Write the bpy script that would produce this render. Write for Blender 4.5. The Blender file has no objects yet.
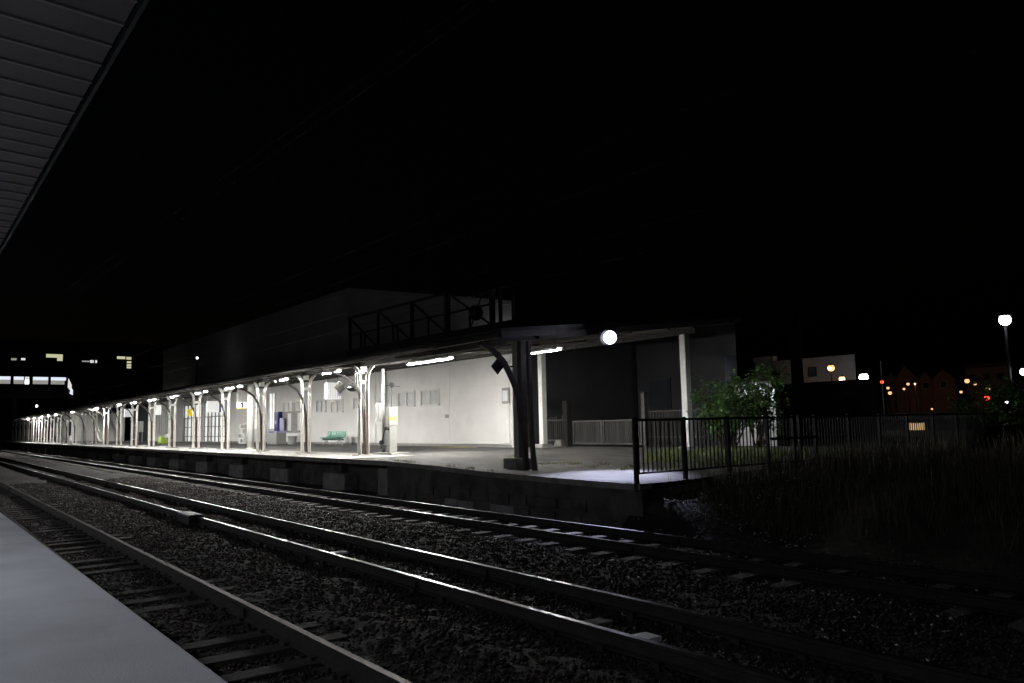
import bpy, bmesh, math, random
import numpy as np
from mathutils import Vector, Matrix
random.seed(7); rng = np.random.default_rng(7)
S = bpy.context.scene
COL = S.collection
PI = math.pi
ORD = ['first','second','third','fourth','fifth','sixth','seventh','eighth','ninth','tenth','eleventh','twelfth','thirteenth','fourteenth',
       'fifteenth','sixteenth','seventeenth','eighteenth','nineteenth','twentieth','twenty-first','twenty-second','twenty-third','twenty-fourth','twenty-fifth']

# ------------------------------------------------------------------ materials
def mat(name, color, rough=0.7, metal=0.0, var=0.0, scale=3.0, bump=0.0, bscale=20.0, color2=None, island=0.0,
        dirt=None, dirt_scale=0.6, dirt_lo=.5, dirt_hi=.7, spec=0.5, stretch=(1,1,1), emit=None, estr=0.0, trans=0.0):
    m = bpy.data.materials.new(name); m.use_nodes = True
    nt = m.node_tree; N = nt.nodes; L = nt.links; N.clear()
    out = N.new('ShaderNodeOutputMaterial'); p = N.new('ShaderNodeBsdfPrincipled')
    L.new(p.outputs[0], out.inputs[0])
    p.inputs['Roughness'].default_value = rough; p.inputs['Metallic'].default_value = metal
    p.inputs['Specular IOR Level'].default_value = spec
    p.inputs['Transmission Weight'].default_value = trans
    p.inputs['Base Color'].default_value = (*color, 1)
    tc = N.new('ShaderNodeTexCoord'); mp = N.new('ShaderNodeMapping'); L.new(tc.outputs['Object'], mp.inputs[0])
    mp.inputs['Scale'].default_value = stretch
    col = None
    if var > 0 or color2:
        n = N.new('ShaderNodeTexNoise'); n.inputs['Scale'].default_value = scale; n.inputs['Detail'].default_value = 8
        L.new(mp.outputs[0], n.inputs['Vector'])
        r = N.new('ShaderNodeValToRGB'); r.color_ramp.elements[0].position = .35; r.color_ramp.elements[1].position = .65
        c2 = color2 or tuple(min(1, c*(1+var)) for c in color); c1 = color if color2 else tuple(c*(1-var) for c in color)
        r.color_ramp.elements[0].color = (*c1, 1); r.color_ramp.elements[1].color = (*c2, 1)
        L.new(n.outputs[0], r.inputs[0]); col = r.outputs[0]
    if island > 0:
        g = N.new('ShaderNodeNewGeometry'); hs = N.new('ShaderNodeHueSaturation')
        mr = N.new('ShaderNodeMapRange'); mr.inputs[3].default_value = 1-island; mr.inputs[4].default_value = 1+island
        L.new(g.outputs['Random Per Island'], mr.inputs[0]); L.new(mr.outputs[0], hs.inputs['Value'])
        if col: L.new(col, hs.inputs['Color'])
        else: hs.inputs['Color'].default_value = (*color, 1)
        col = hs.outputs[0]
    if dirt:
        n2 = N.new('ShaderNodeTexNoise'); n2.inputs['Scale'].default_value = dirt_scale; n2.inputs['Detail'].default_value = 10
        n2.inputs['Roughness'].default_value = .65
        L.new(mp.outputs[0], n2.inputs['Vector'])
        mr = N.new('ShaderNodeMapRange'); mr.inputs[1].default_value = dirt_lo; mr.inputs[2].default_value = dirt_hi
        L.new(n2.outputs[0], mr.inputs[0])
        mx = N.new('ShaderNodeMix'); mx.data_type = 'RGBA'; L.new(mr.outputs[0], mx.inputs[0])
        if col: L.new(col, mx.inputs[6])
        else: mx.inputs[6].default_value = (*color, 1)
        mx.inputs[7].default_value = (*dirt, 1); col = mx.outputs[2]
    if col: L.new(col, p.inputs['Base Color'])
    if bump > 0:
        nb = N.new('ShaderNodeTexNoise'); nb.inputs['Scale'].default_value = bscale; nb.inputs['Detail'].default_value = 6
        L.new(mp.outputs[0], nb.inputs['Vector'])
        b = N.new('ShaderNodeBump'); b.inputs['Strength'].default_value = min(1, bump); b.inputs['Distance'].default_value = .03
        L.new(nb.outputs[0], b.inputs['Height']); L.new(b.outputs[0], p.inputs['Normal'])
    if emit:
        p.inputs['Emission Color'].default_value = (*emit, 1); p.inputs['Emission Strength'].default_value = estr
    return m

M = dict(
 ballast = mat('ballast', (.008,.0056,.0041), .9, var=.5, scale=9, bump=1, bscale=22, dirt=(.008,.007,.006), dirt_scale=.7),
 stone   = mat('stone', (.0165,.0112,.0080), .8, island=.8, spec=.3),
 soil    = mat('soil', (.03,.028,.02), .95, var=.4, scale=3, bump=1, bscale=12),
 slab    = mat('slab', (.33,.32,.30), .85, var=.12, scale=1.2, bump=.25, bscale=40, dirt=(.22,.21,.19), dirt_scale=.8, dirt_lo=.5, dirt_hi=.75),
 asph    = mat('platform_asphalt', (.085,.083,.08), .85, var=.25, scale=1.4, bump=.4, bscale=60, dirt=(.14,.135,.125), dirt_scale=.5, dirt_lo=.45, dirt_hi=.7),
 nearslab= mat('near_slab', (.46,.465,.475), .85, var=.07, scale=2.5, bump=.18, bscale=90, dirt=(.37,.37,.38), dirt_scale=.8),
 paving  = mat('old_paving', (.075,.07,.064), .9, color2=(.115,.105,.098), scale=1.5, bump=.6, bscale=15, dirt=(.055,.052,.04), dirt_scale=1.6, dirt_lo=.46, dirt_hi=.6, stretch=(.5,1.6,1)),
 lip     = mat('lip_concrete', (.25,.24,.22), .85, var=.25, scale=4, bump=.4, bscale=20),
 masonry = mat('masonry', (.10,.095,.085), .95, var=.45, scale=2.2, bump=.9, bscale=7, dirt=(.035,.035,.03), dirt_scale=1.1),
 block   = mat('pier_block', (.28,.27,.255), .9, var=.25, scale=3, bump=.5, bscale=15),
 wall    = mat('wall_paint', (.74,.725,.70), .75, var=.04, scale=.8, bump=.12, bscale=25, dirt=(.60,.585,.56), dirt_scale=.5, dirt_lo=.5, dirt_hi=.85),
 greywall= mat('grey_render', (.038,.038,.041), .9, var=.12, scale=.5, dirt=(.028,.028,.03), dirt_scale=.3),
 bgpale  = mat('far_pale_wall', (.5,.49,.48), .9, var=.1, scale=.5),
 palewall= mat('pale_render', (.58,.57,.55), .9, var=.1, scale=.5, dirt=(.35,.34,.33), dirt_scale=.3),
 white   = mat('white_paint', (.72,.71,.67), .55, var=.06, scale=5, dirt=(.30,.27,.23), dirt_scale=2.2, dirt_lo=.6, dirt_hi=.72, bump=.1, bscale=30),
 colpaint= mat('column_paint', (.74,.72,.67), .7, var=.1, scale=4, dirt=(.2,.15,.1), dirt_scale=3, dirt_lo=.58, dirt_hi=.68, bump=.15, bscale=30),
 brownst = mat('brown_steel', (.040,.031,.026), .6, var=.35, scale=5, bump=.2, bscale=30),
 darkst  = mat('dark_steel', (.02,.02,.022), .55, var=.3, scale=6, metal=.3),
 roofu   = mat('roof_boards', (.075,.067,.06), .8, var=.25, scale=1.0, bump=.3, bscale=8, stretch=(1,.2,1)),
 rooft   = mat('roof_top', (.06,.06,.062), .85, var=.2, scale=2),
 fascia  = mat('fascia', (.22,.21,.195), .7, var=.2, scale=2, dirt=(.13,.11,.09), dirt_scale=1.4),
 neard   = mat('near_deck', (.060,.049,.054), .6, var=.1, scale=1.5),
 railtop = mat('rail_head', (.17,.165,.16), .3, metal=1, var=.1, scale=3, bump=.03, bscale=60),
 railweb = mat('rail_web', (.019,.014,.011), .75, metal=.2, var=.35, scale=8, bump=.3, bscale=40),
 dullhead= mat('rail_head_rust', (.055,.042,.033), .5, metal=.8, var=.3, scale=4),
 wood    = mat('sleeper_wood', (.020,.0145,.011), .9, var=.45, scale=6, bump=.6, bscale=18, stretch=(2,.3,1), island=.3),
 csleep  = mat('sleeper_concrete', (.085,.08,.076), .85, var=.3, scale=5, bump=.4, bscale=25, dirt=(.07,.06,.05), dirt_scale=4, dirt_lo=.45, dirt_hi=.6),
 paleslp = mat('sleeper_pale', (.8,.8,.8), .5, var=.2, scale=5),
 glass   = mat('dark_glass', (.03,.035,.04), .12, spec=.6),
 frost   = mat('frosted_glass', (.46,.46,.45), .3, var=.08, scale=3),
 frame   = mat('window_frame', (.66,.65,.62), .5, var=.05, scale=4),
 grayf   = mat('gray_frame', (.33,.33,.32), .5, var=.1, scale=4),
 board   = mat('board_gray', (.30,.29,.27), .8, var=.1, scale=3),
 paper   = mat('poster_paper', (.74,.74,.73), .6, var=.05, scale=6),
 cabinet = mat('cabinet_paint', (.30,.295,.275), .5, var=.06, scale=4),
 cabgrey = mat('cabinet_grey', (.30,.30,.29), .5, var=.1, scale=4),
 yellow  = mat('yellow_sticker', (.80,.62,.03), .5, var=.05),
 orange  = mat('orange_paint', (.6,.25,.03), .5, var=.05),
 lime    = mat('lime_plastic', (.26,.36,.05), .5, var=.08),
 seat    = mat('seat_green', (.12,.30,.225), .35, var=.06, spec=.6),
 seatd   = mat('seat_dark', (.02,.07,.05), .5, var=.06),
 blue    = mat('vending_blue', (.008,.012,.16), .35, var=.06),
 lilac   = mat('lilac_panel', (.42,.42,.62), .5, var=.06),
 black   = mat('black_paint', (.012,.012,.012), .5, var=.3),
 ink     = mat('ink', (.01,.01,.01), .6, var=.2),
 plank   = mat('gate_planks', (.028,.026,.024), .85, var=.4, scale=3, bump=.5, bscale=12, stretch=(3,1,.2)),
 gframe  = mat('gate_frame', (.065,.063,.06), .8, var=.2, scale=4),
 fencem  = mat('railing_paint', (.013,.013,.015), .7, var=.3, scale=8),
 leaf    = mat('leaf', (.095,.19,.05), .35, island=.45, spec=.6),
 twig    = mat('twig', (.06,.045,.03), .9, var=.3),
 grass   = mat('grass', (.085,.078,.048), .85, island=.5),
 green   = mat('green_grass', (.16,.21,.05), .7, island=.4),
 asphalt = mat('far_ground', (.03,.032,.025), .95, var=.35, scale=.3),
 roofred = mat('house_roof', (.10,.05,.04), .8, var=.3, scale=2),
 housew  = mat('house_wall', (.35,.27,.22), .85, var=.2, scale=.6),
 wire    = mat('wire', (.05,.05,.05), .13, metal=.9, var=.1),
 rustc   = mat('rusty_conduit', (.13,.055,.035), .7, var=.3, scale=6),
)
M['wiredull']=mat('dull_wire',(.07,.07,.07),.5,metal=.5,var=.1)
def glow(name, c, s): return mat(name, (.8,.8,.8), .5, emit=c, estr=s)
M['tube']   = glow('lit_tube', (1,.985,.95), 1350)
M['tubeend']= glow('lit_tube_end', (1,.985,.95), 800)
M['tubefar'] = glow('lit_tube_far', (1,.99,.96), 1650)
M['tubenear'] = glow('lit_tube_near', (.84,.88,1), 14)
M['flood']  = glow('flood_lens', (.74,.77,1), 14)
M['litpane']= glow('lit_pane', (1,.99,.95), .75)
M['litdim'] = glow('lit_pane_dim', (1,.98,.9), .28)
M['litcool']= glow('lit_pane_cool', (.8,.86,1), 1.0)
M['litwarm']= glow('lit_pane_warm', (1,.98,.62), .55)
M['litsign']= mat('lit_sign', (.6,.6,.59), .5, emit=(1,1,.98), estr=.45)
M['ribs']=mat('box_ribs',(.45,.45,.45),.6,var=.05)
M['orangeL']= glow('orange_lamp', (1,.50,.16), 1.3)
M['whiteL'] = glow('white_lamp', (.9,.95,1), 14)
M['redL']   = glow('red_lamp', (1,.05,.02), 6)
M['warmL']  = glow('warm_lamp', (1,.55,.25), 1.3)
M['blueL']  = glow('blue_lamp', (.05,.04,1), .5)

# ------------------------------------------------------------------ mesh helper
class MB:
    def __init__(s): s.v=[]; s.f=[]; s.mi=[]
    def add(s, v, f, mi=0):
        o=len(s.v); s.v+= [tuple(x) for x in v]; s.f += [tuple(i+o for i in q) for q in f]; s.mi += [mi]*len(f); return s
    def box(s, x0,x1,y0,y1,z0,z1, mi=0):
        v=[(x0,y0,z0),(x1,y0,z0),(x1,y1,z0),(x0,y1,z0),(x0,y0,z1),(x1,y0,z1),(x1,y1,z1),(x0,y1,z1)]
        return s.add(v,[(0,3,2,1),(4,5,6,7),(0,1,5,4),(1,2,6,5),(2,3,7,6),(3,0,4,7)],mi)
    def hexa(s, v, mi=0):   # eight corners, bottom 4 ccw, top 4 ccw
        return s.add(v,[(0,3,2,1),(4,5,6,7),(0,1,5,4),(1,2,6,5),(2,3,7,6),(3,0,4,7)],mi)
    def bar(s, a, b, w, h=None, up=(0,0,1), mi=0):
        a=Vector(a); b=Vector(b); h=h or w; d=(b-a).normalized(); up=Vector(up)
        if abs(d.dot(up))>.98: up=Vector((1,0,0))
        r=d.cross(up).normalized(); u=r.cross(d).normalized()
        q=[(-1,-1),(1,-1),(1,1),(-1,1)]
        v=[a+r*(i*w/2)+u*(j*h/2) for i,j in q]+[b+r*(i*w/2)+u*(j*h/2) for i,j in q]
        return s.add(v,[(0,3,2,1),(4,5,6,7),(0,1,5,4),(1,2,6,5),(2,3,7,6),(3,0,4,7)],mi)
    def tube(s, pts, r, n=8, mi=0, caps=True):
        pts=[Vector(p) for p in pts]; rs = r if isinstance(r,(list,tuple)) else [r]*len(pts)
        V=[]; F=[]; pu=None
        for i,p in enumerate(pts):
            d=(pts[min(i+1,len(pts)-1)]-pts[max(i-1,0)]).normalized()
            if pu is None: pu = Vector((0,0,1)) if abs(d.z)<.9 else Vector((1,0,0))
            rr=d.cross(pu).normalized(); uu=rr.cross(d).normalized(); pu=uu
            for k in range(n):
                a=2*PI*k/n; V.append(p+rr*math.cos(a)*rs[i]+uu*math.sin(a)*rs[i])
        for i in range(len(pts)-1):
            for k in range(n): F.append((i*n+k,i*n+(k+1)%n,(i+1)*n+(k+1)%n,(i+1)*n+k))
        if caps: F.append(tuple(range(n))[::-1]); F.append(tuple((len(pts)-1)*n+k for k in range(n)))
        return s.add(V,F,mi)
    def ball(s, c, r, n=12, m=8, sc=(1,1,1), mi=0):
        V=[(c[0],c[1],c[2]+r*sc[2])]; F=[]
        for i in range(1,m):
            t=PI*i/m
            for k in range(n):
                a=2*PI*k/n; V.append((c[0]+r*sc[0]*math.sin(t)*math.cos(a),c[1]+r*sc[1]*math.sin(t)*math.sin(a),c[2]+r*sc[2]*math.cos(t)))
        V.append((c[0],c[1],c[2]-r*sc[2]))
        for k in range(n): F.append((0,1+k,1+(k+1)%n))
        for i in range(m-2):
            for k in range(n): F.append((1+i*n+k,1+(i+1)*n+k,1+(i+1)*n+(k+1)%n,1+i*n+(k+1)%n))
        e=len(V)-1; b=1+(m-2)*n
        for k in range(n): F.append((b+k,e,b+(k+1)%n))
        return s.add(V,F,mi)
    def ribbon(s, path, w, t, axis='x', mi=0):
        """bent bar: path in a plane, square-ish section"""
        for a,b in zip(path[:-1],path[1:]): s.bar(a,b,w,t,up=(1,0,0) if axis=='x' else (0,1,0),mi=mi)
        return s
    def build(s, name, m, parent=None, smooth=False, bevel=0.0):
        off = parent_off(parent)
        me=bpy.data.meshes.new(name); me.from_pydata([(x-off[0],y-off[1],z-off[2]) for x,y,z in s.v],[],s.f)
        ms = m if isinstance(m,(list,tuple)) else [m]
        for q in ms: me.materials.append(M[q] if isinstance(q,str) else q)
        if len(ms)>1: me.polygons.foreach_set('material_index', s.mi)
        if smooth: me.polygons.foreach_set('use_smooth',[True]*len(me.polygons))
        me.update()
        o=bpy.data.objects.new(name,me); COL.objects.link(o)
        if parent: o.parent=parent
        if bevel>0:
            bv=o.modifiers.new('bevel','BEVEL'); bv.width=bevel; bv.segments=2; bv.limit_method='ANGLE'
        return o
def parent_off(p):
    x=Vector((0,0,0))
    while p is not None: x+=p.location; p=p.parent
    return x
def tag(o,label=None,cat=None,group=None,kind=None):
    if label: o['label']=label
    if cat: o['category']=cat
    if group: o['group']=group
    if kind: o['kind']=kind
    return o
def thing(name,loc,label,cat,group=None,kind=None):
    o=bpy.data.objects.new(name,None); o.empty_display_size=.2; COL.objects.link(o); o.location=loc
    return tag(o,label,cat,group,kind)
def B(name,m,parent,*a,**k): return MB().box(*a).build(name,m,parent,**k)
def copy_tree(o,parent=None,loc=None):
    c=o.copy(); COL.objects.link(c)
    if parent is not None: c.parent=parent
    if loc is not None: c.location=loc
    for ch in o.children: copy_tree(ch,c)
    return c
def lamp(name,kind,loc,energy,color,parent=None,size=None,size_y=None,target=None,spot=None,blend=.5,radius=.05):
    l=bpy.data.lights.new(name,kind); l.energy=energy; l.color=color
    if kind=='AREA':
        l.shape='RECTANGLE'; l.size=size; l.size_y=size_y or size
    if kind=='SPOT': l.spot_size=math.radians(spot); l.spot_blend=blend; l.shadow_soft_size=radius
    if kind=='POINT': l.shadow_soft_size=radius
    o=bpy.data.objects.new(name,l); COL.objects.link(o)
    off=parent_off(parent); o.location=Vector(loc)-off
    if target is not None: o.rotation_euler=(Vector(target)-Vector(loc)).to_track_quat('-Z','Y').to_euler()
    if parent: o.parent=parent
    return o
def text_mesh(s, size, loc, face, name, m, parent):
    """flat lettering facing -Y ('y') or +X ('x')"""
    c=bpy.data.curves.new(name,'FONT'); c.body=s; c.size=size; c.align_x='CENTER'; c.align_y='CENTER'; c.extrude=.003; c.offset=.018
    t=bpy.data.objects.new(name,c); COL.objects.link(t)
    bpy.context.view_layer.update()
    me=bpy.data.meshes.new_from_object(t.evaluated_get(bpy.context.evaluated_depsgraph_get()))
    bpy.data.objects.remove(t)
    R=Matrix.Rotation(PI/2,4,'X')
    if face=='x': R=Matrix.Rotation(PI/2,4,'Z')@R
    me.transform(R); me.materials.clear(); me.materials.append(M[m])
    o=bpy.data.objects.new(name,me); COL.objects.link(o); o.parent=parent; o.location=Vector(loc)-parent_off(parent)
    return o

# ------------------------------------------------------------------ camera
FW=Vector((-0.78797,0.60656,0.10565)); CAMLOC=(0,0,1.85)
th,P,ro=math.radians(37.591),math.radians(6.0647),math.radians(1.2)
F=Vector((-math.cos(th)*math.cos(P),math.sin(th)*math.cos(P),math.sin(P)))
R=Vector((math.sin(th),math.cos(th),0)); U=R.cross(F)
R2=R*math.cos(ro)-U*math.sin(ro); U2=R*math.sin(ro)+U*math.cos(ro)
cd=bpy.data.cameras.new('camera'); cam=bpy.data.objects.new('camera',cd); COL.objects.link(cam); S.camera=cam
cam.matrix_world=Matrix(((R2.x,U2.x,-F.x,0),(R2.y,U2.y,-F.y,0),(R2.z,U2.z,-F.z,1.85),(0,0,0,1)))
cd.lens=780/1024*36; cd.sensor_width=36; cd.clip_end=2000; cd.clip_start=.05

# ------------------------------------------------------------------ world: night sky
w=bpy.data.worlds.new('World'); S.world=w; w.use_nodes=True
nt=w.node_tree; bg=nt.nodes['Background']; sky=nt.nodes.new('ShaderNodeTexSky'); sky.sky_type='NISHITA'; sky.sun_disc=False
sky.sun_elevation=math.radians(-4); sky.sun_rotation=math.radians(200)
nt.links.new(sky.outputs[0],bg.inputs[0]); bg.inputs[1].default_value=.024

# ------------------------------------------------------------------ ground
def sm(a,b,x):
    t=np.clip((x-a)/(b-a),0,1); return t*t*(3-2*t)
def ground_z(X,Y):
    z=np.full_like(X,-.178)
    z+= .03*np.sin(X*.7+Y*1.3)*.5+.02*np.sin(X*2.1+Y*.6)
    # the shoulders between tracks stand a little higher
    for yc in (3.9,7.6): z+= .05*np.exp(-((Y-yc)/.55)**2)
    # embankment right of the far platform
    emb = .93*sm(11.0,13.2,Y+.35*np.sin(X*.9)+.15*np.sin(X*2.7))*sm(-10.6,-10.2,X)
    emb = np.maximum(emb, np.where(X>-10.62,(.60+.12*sm(11.5,13,Y))*np.clip(1-(X+10.3)/2.6,0,1)**.8*sm(10.8,11.1,Y)*(1+.06*np.sin(X*5)*np.sin(Y*4)),0))
    emb += np.where(Y>24.5, 0.93*sm(24.5,26,Y)*(1-sm(-10.6,-10.2,X)),0)
    emb *= 1-.8*sm(60,90,Y)*sm(-60,-30,X)
    return z+emb
xs=np.concatenate([np.linspace(-420,-45,50,endpoint=False),np.linspace(-45,8,265,endpoint=False),np.linspace(8,160,30)])
ys=np.concatenate([np.linspace(-60,1,12,endpoint=False),np.linspace(1,14,90,endpoint=False),np.linspace(14,30,60,endpoint=False),np.linspace(30,420,40)])
X,Y=np.meshgrid(xs,ys,indexing='ij'); Z=ground_z(X,Y); Z+=rng.normal(0,.012,Z.shape)*((Y<30)&(X>-45))
nx,ny=X.shape
me=bpy.data.meshes.new('ground'); V=np.stack([X,Y,Z],-1).reshape(-1,3)
i,j=np.meshgrid(np.arange(nx-1),np.arange(ny-1),indexing='ij'); a=(i*ny+j).ravel()
me.from_pydata(V.tolist(),[],np.stack([a,a+ny,a+ny+1,a+1],-1).tolist())
for q in ('ballast','soil','asphalt'): me.materials.append(M[q])
fc=V[np.stack([a,a+ny,a+ny+1,a+1],-1)].mean(1)
mi=np.where(fc[:,1]>10.9,1,0); mi=np.where((fc[:,1]>30)|(fc[:,0]<-170)|(fc[:,1]<-6),2,mi)
me.polygons.foreach_set('material_index',mi.astype(np.int32)); me.polygons.foreach_set('use_smooth',[True]*len(me.polygons)); me.update()
g=bpy.data.objects.new('ground',me); COL.objects.link(g); tag(g,kind='structure')

# loose stones: one mesh per patch kind
def scatter(name,pts,sz,matn,label,flat=.7):
    base=np.array([(1,0,0),(-1,0,0),(0,1,0),(0,-1,0),(0,0,1),(0,0,-1)],float)
    fs=np.array([(0,2,4),(2,1,4),(1,3,4),(3,0,4),(2,0,5),(1,2,5),(3,1,5),(0,3,5)])
    n=len(pts); v=base[None]*rng.uniform(.5,1.25,(n,6,1))*sz[:,None,None]
    v+=rng.normal(0,.18,(n,6,3))*sz[:,None,None]
    ang=rng.uniform(0,2*PI,n); c,s_=np.cos(ang),np.sin(ang)
    x=v[...,0]*c[:,None]-v[...,1]*s_[:,None]; y=v[...,0]*s_[:,None]+v[...,1]*c[:,None]
    v=np.stack([x,y,v[...,2]*flat],-1)+pts[:,None]
    f=(fs[None]+np.arange(n)[:,None,None]*6).reshape(-1,3)
    me=bpy.data.meshes.new(name); me.vertices.add(n*6); me.vertices.foreach_set('co',v.reshape(-1))
    me.loops.add(len(f)*3); me.loops.foreach_set('vertex_index',f.reshape(-1).astype(np.int32))
    me.polygons.add(len(f)); me.polygons.foreach_set('loop_start',np.arange(0,len(f)*3,3,dtype=np.int32))
    me.update(calc_edges=True); me.validate(); me.materials.append(M[matn])
    o=bpy.data.objects.new(name,me); COL.objects.link(o); return tag(o,label,'gravel',kind='stuff')
n=105000
u=rng.uniform(0,1,n); Xs=2-40*u**1.5; Ys=1.15+9.6*rng.uniform(0,1,n)
pts=np.stack([Xs,Ys,ground_z(Xs,Ys)+.012],-1)
scatter('ballast_stones',pts,rng.uniform(.014,.038,n),'stone','loose dark ballast stones covering the ground between and beside the rails')
n=900; Xs=rng.uniform(-22,-3,n); Ys=rng.uniform(6.2,11.2,n)
M['palestone']=mat('pale_stone',(.28,.28,.27),.35,island=.6,spec=.7)
scatter('pale_stones',np.stack([Xs,Ys,ground_z(Xs,Ys)+.03],-1),rng.uniform(.012,.026,n),'palestone','scattered pale glinting chips among the dark ballast')
n=260; Xs=rng.uniform(-10.3,-7.2,n); Ys=rng.uniform(11,13.4,n)
scatter('bank_stones',np.stack([Xs,Ys,ground_z(Xs,Ys)+.03],-1),rng.uniform(.015,.035,n),'palestone','pale stones scattered on the bank below the end of the black railing')

# ------------------------------------------------------------------ tracks
prof=[(-.0325,0),(.0325,0),(.0325,-.03),(.008,-.042),(.008,-.125),(.0625,-.138),(.0625,-.15),(-.0625,-.15),(-.0625,-.138),(-.008,-.125),(-.008,-.042),(-.0325,-.03)]
def rail(yc,x0,x1,head,parent):
    n=len(prof); m=MB(); V=[]
    V=[(x0,yc+p[0],p[1]) for p in prof]+[(x1,yc+p[0],p[1]) for p in prof]
    m.add(V,[(0,1,n+1,n)],1)
    m.add(V,[(k,(k+1)%n,n+(k+1)%n,n+k) for k in range(1,n)]+[tuple(range(n))[::-1],tuple(range(n,2*n))],0)
    o=m.build('rail',['railweb',head],parent)
    bm=bmesh.new(); bm.from_mesh(o.data); bmesh.ops.remove_doubles(bm,verts=bm.verts,dist=1e-5); bmesh.ops.recalc_face_normals(bm,faces=bm.faces); bm.to_mesh(o.data); bm.free()
    return o
def track(y0,y1,label,head,smat,dz,pitch,spec_pale=()):
    t=thing('railway_track',(-20,(y0+y1)/2,-.15),label,'railway track')
    rail(y0,-230,14,head,t); rail(y1,-230,14,head,t)
    c=(y0+y1)/2; xs_=[2-pitch*k for k in range(int(215/pitch))]
    rest=MB()
    for k,x in enumerate(xs_):
        x+=random.uniform(-.03,.03); zt=-.152+dz+random.uniform(-.012,.008)
        a=random.uniform(-.012,.012)
        m = MB() if k<99 else rest
        L=1.05; w=.11
        v=[]
        for zz,ww in((zt-.14,w+.02),(zt,w)):
            for sx,sy in((-1,-1),(1,-1),(1,1),(-1,1)): v.append((x+sx*ww+sy*a*L,c+sy*L,zz))
        m.hexa(v)
        if k<99: m.build('sleeper',smat,t,bevel=.008 if k<25 else 0)
    o=rest.build('sleepers',smat,t); tag(o,kind='stuff')
    # chairs and spikes at each sleeper, rail fastenings in one mesh
    f=MB()
    for k,x in enumerate(xs_[:70]):
        for yy in (y0,y1):
            for sd in (-1,1): f.box(x-.04,x+.04,yy+sd*.075-.03,yy+sd*.075+.03,-.15+dz,-.125)
    o=f.build('rail_clips','railweb',t); tag(o,kind='stuff')
    for yy in (y0,y1):
        for xj in (-8.85,-33.85):
            MB().box(xj-.28,xj+.28,yy-.045,yy-.012,-.118,-.048).box(xj-.28,xj+.28,yy+.012,yy+.045,-.118,-.048).build('fishplate','railweb',t)
    return t
track(1.88,2.95,'rusty track closest to the pale near platform, wooden sleepers showing','dullhead','wood',.0,.62)
track(5.06,6.13,'middle track with polished rails and sleepers mostly buried in ballast','railtop','wood',-.055,.66)
track(8.85,9.92,'far track running along the foot of the lit platform, grey sleepers','railtop','csleep',.02,.64)
# four pale sleeper ends / cover boards lying between the rails of the middle track
for k,(x0,x1,ya,yb,lab) in enumerate([(-12.16,-12.02,5.25,5.75,'pale board lying between the middle rails, farthest left of four'),
        (-9.55,-9.33,5.22,5.75,'pale board lying between the middle rails, second from the left'),
        (-6.12,-5.92,5.3,5.75,'dull grey board lying between the middle rails beside the brightest one'),
        (-5.43,-5.22,5.15,5.68,'bright bluish white board lying between the middle rails, nearest the camera')]):
    o=MB().hexa([(x0,ya,-.2),(x1,ya,-.2),(x1+.05,yb,-.2),(x0+.05,yb,-.2),(x0,ya,-.15),(x1,ya,-.15),(x1+.05,yb,-.15),(x0+.05,yb,-.15)]).build('cover_board','paleslp' if k in(0,1,3) else 'csleep',bevel=.006)
    tag(o,lab,'board','boards between the middle rails')
# trackside junction box on the middle track
t=thing('junction_box',(-18.3,5.02,-.2),'squat dark metal box standing against the near rail of the middle track','track box')
B('case','black',t,-18.75,-17.85,4.85,5.15,-.22,.03,bevel=.02); B('lid','black',t,-18.8,-17.8,4.84,5.14,.031,.045,bevel=.005)
# ------------------------------------------------------------------ near platform and its canopy (both a touch off parallel)
def nedge(x,y_a=.96,x_a=-12.08,k=.0078): return y_a+(x-x_a)*k
t=thing('near_platform',(-5,0,-.2),'smooth pale grey platform in the near left corner','platform')
m=MB(); x0,x1=-60,12
m.hexa([(x0,-6,.80),(x1,-6,.80),(x1,nedge(x1),.80),(x0,nedge(x0),.80),(x0,-6,.88),(x1,-6,.88),(x1,nedge(x1),.88),(x0,nedge(x0),.88)]); m.build('slab','nearslab',t,bevel=.015)
m=MB(); m.hexa([(x0,-5.9,-.3),(x1,-5.9,-.3),(x1,nedge(x1)-.22,-.3),(x0,nedge(x0)-.22,-.3),(x0,-5.9,.797),(x1,-5.9,.797),(x1,nedge(x1)-.22,.797),(x0,nedge(x0)-.22,.797)]); m.build('retaining_wall','masonry',t)
# canopy: folded steel deck
t=thing('near_canopy',(-6,-2,.88),'dark ribbed steel canopy overhead in the upper left corner','canopy')
def cedge(x): return .665+(x+10.35)*.01368
ze=3.87; m=MB(); V=[]; pit=.27; xx=-60.0; k=0
prof2=[]
while xx<4:
    prof2+= [(xx,0),(xx+.020,0),(xx+.026,.012),(xx+.264,.012)]; xx+=pit
top=[]
for (x,z) in prof2: V+= [(x,cedge(x),ze+z),(x,-5.0,ze+z+.25)]
m.add(V,[(2*i,2*i+1,2*i+3,2*i+2) for i in range(len(prof2)-1)])
V2=[(x,y,z+.012) for x,y,z in V]
m.add(V2,[(2*i,2*i+2,2*i+3,2*i+1) for i in range(len(prof2)-1)])
m.mi=[1 if (i_%4==0) else 0 for i_ in range(len(m.f))]; M['riblit']=mat('near_rib_lit',(.15,.13,.14),.6,var=.1); m.build('deck',['neard','riblit'],t)  # rib undersides get a lighter colour for the light they catch
MB().bar((-60,cedge(-60)+.03,ze+.02),(4,cedge(4)+.03,ze+.02),.02,.05).build('edge_trim','darkst',t)
for yb in (-1.6,-4.2):
    MB().box(-60,4,yb-.08,yb+.08,ze-.16,ze+.0).build('purlin','brownst',t)
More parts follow.
